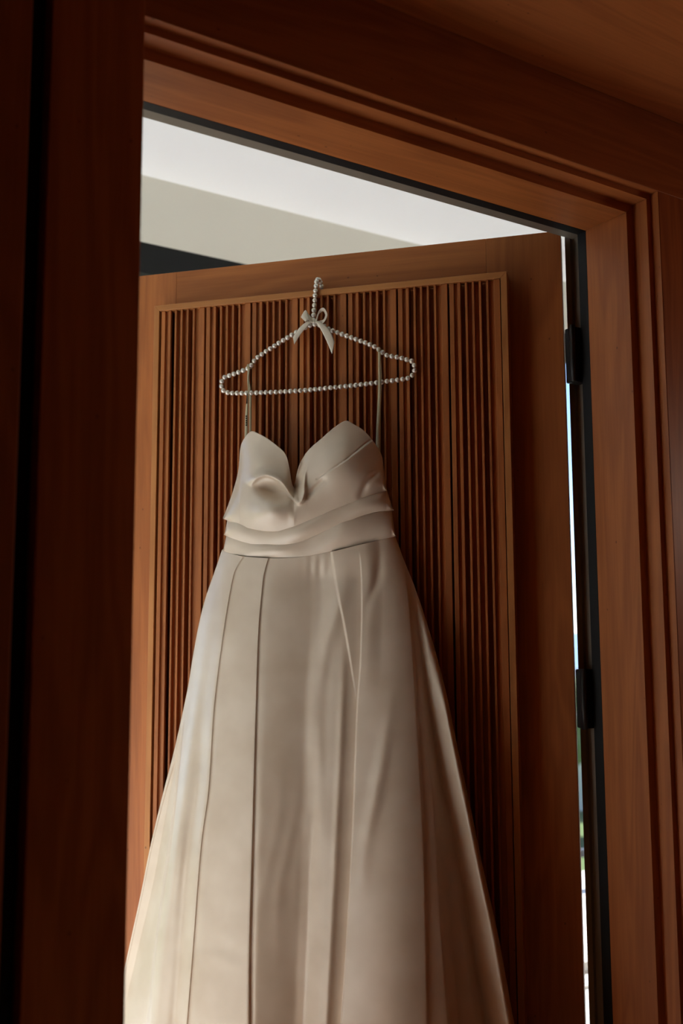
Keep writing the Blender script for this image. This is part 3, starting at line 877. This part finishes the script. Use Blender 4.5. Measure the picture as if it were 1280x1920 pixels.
def layer(name, topf, botf, x0, x1, hf, nc=260, nr=90, splitx=None):
    t = np.linspace(0, 1, nc)
    if splitx is None:
        t = 0.5 - 0.5 * np.cos(math.pi * t)
        xs = x0 + (x1 - x0) * t
    else:
        parts = []
        kn = [x0] + list(splitx) + [x1]
        for i in range(len(kn) - 1):
            n = max(24, int(nc * (kn[i + 1] - kn[i]) / (x1 - x0)))
            c = 0.5 - 0.5 * np.cos(math.pi * np.linspace(0, 1, n, endpoint=(i == len(kn) - 2)))
            parts.append(kn[i] + (kn[i + 1] - kn[i]) * c)
        xs = np.concatenate(parts)
    V, X = np.meshgrid(np.linspace(0, 1, nr), xs, indexing='ij')
    Tp, Bt = topf(X), botf(X)
    Tp = np.minimum(Tp, Bt)
    Y = Tp + (Bt - Tp) * V
    return grid_obj(name, X, Y, hf(X, Y, V), dress)
band2 = layer('waistband', lambda x: np.maximum(F2(x) - 12, np.interp(x, [418.6, 424, 734, 740.9], [1031, 1005, 955, 1006])), F3, 416.5, 740.9,
              lambda x, y, v: torso(x, y) + 0.0005 + 0.001 * v + (0.0065 + 0.0035 * np.sin(x * 0.05 + v * 2.0)) * np.sin(math.pi * np.clip(v, 0, 1) ** 1.1), 240, 30)
band1 = layer('waist_pleat', lambda x: np.maximum(F1(x) - 12, np.interp(x, [420.5, 426, 724, 737], [1003.6, 975, 915, 957])), F2, 420.5, 737,
              lambda x, y, v: torso(x, y) + 0.0025 + 0.001 * v + (0.0075 + 0.0035 * np.sin(x * 0.045 + 1.6)) * np.sin(math.pi * np.clip(v, 0, 1) ** 1.1), 240, 40)
bod = layer('bodice', neck, F1, 417.6, 723.9, cup_h, 330, 120, splitx=[449, 470.3, 550.6, 647.5, 712])
for o_ in (bod, band1, band2):
    sm = o_.modifiers.new('thickness', 'SOLIDIFY'); sm.thickness = 0.0016; sm.offset = -1
# piping along the neckline
# back of the bodice, cut lower than the front
tb2, xb2 = np.meshgrid(np.linspace(0, 1, 20), np.linspace(424, 733, 40), indexing='ij')
Tb = np.maximum(np.interp(xb2, [424, 460, 580, 700, 733], [985, 955, 965, 935, 960]), 0)
Bb = F3(xb2)
yb2 = Tb + (Bb - Tb) * tb2
grid_obj('bodice_back', xb2, yb2, -0.012 * np.clip(1 - np.abs((xb2 - 578) / 155) ** 4, 0, 1), dress)

# hanging loops sewn into the side seams
ribbon('hanging_loop', [(464.5, 689), (463.5, 712), (464.5, 735), (460.5, 765), (459, 800), (458, 850)], [(469, 688), (466, 712), (466, 735), (465, 765), (464.5, 800), (464, 850)], [HY - .008, HY - .009, HY - .009, HY - .012, HY - .016, HY - .02], M_LOOP, dress, DO)
ribbon('hanging_loop', [(465, 690), (465, 712), (466.5, 735), (467, 765), (467, 800), (466, 850)], [(469, 689), (467.5, 712), (471, 735), (471.5, 765), (471.5, 800), (471, 850)], [HY + .006, HY + .007, HY + .005, HY - .002, HY - .006, HY - .014], M_LOOP, dress, DO)
ribbon('hanging_loop', [(708.5, 659), (709, 690), (709, 720), (707.5, 760), (705.5, 800), (704, 850)], [(713.5, 661), (713, 690), (714, 720), (713.5, 760), (712, 800), (711, 850)], [HY - .008, HY - .009, HY - .009, HY - .012, HY - .016, HY - .02], M_LOOP, dress, DO)
ribbon('hanging_loop', [(711, 660), (712, 690), (711.5, 720), (711, 760), (710, 800), (709, 850)], [(714, 661), (715, 690), (716, 720), (714, 760), (713.5, 800), (713, 850)], [HY + .006, HY + .007, HY + .005, HY - .002, HY - .006, HY - .014], M_LOOP, dress, DO)
# where the loops pass over the beaded shoulder
for (bx_, by_, wd) in ((466.8, 689.5, 0.0046), (711.3, 660.5, 0.0050)):
    c_ = PL(bx_, by_, HY) - DO
    vs_, fs_ = [], []
    for k in range(13):
        an = math.pi * k / 12
        for sx in (-0.5, 0.5):
            vs_.append((c_[0] + sx * wd, c_[1] - 0.0078 * math.cos(an), c_[2] - 0.001 + 0.0078 * math.sin(an)))
    for k in range(12):
        fs_.append((2 * k, 2 * k + 1, 2 * k + 3, 2 * k + 2))
    o_ = link('hanging_loop', mesh_from('hanging_loop', vs_, fs_, True), M_LOOP, dress)
    sm = o_.modifiers.new('thickness', 'SOLIDIFY'); sm.thickness = 0.0005; sm.offset = 0
# printed size marks on the loop
for (ya, yb_) in ((738, 757),):
    ribbon('printed_mark', [(462.5, ya), (461.5, yb_)], [(464.0, ya), (463.0, yb_)], [HY - .0125, HY - .0135], M_INK, dress, DO, 0.0002, 4)
for k in range(5):
    ya = 779 + k * 4.2
    ribbon('printed_mark', [(460.4, ya), (460.2, ya + 2.6)], [(463.0, ya), (462.9, ya + 2.6)], [HY - .0155 - k * .0006, HY - .016 - k * .0006], M_INK, dress, DO, 0.0002, 3)

bpy.context.view_layer.update()
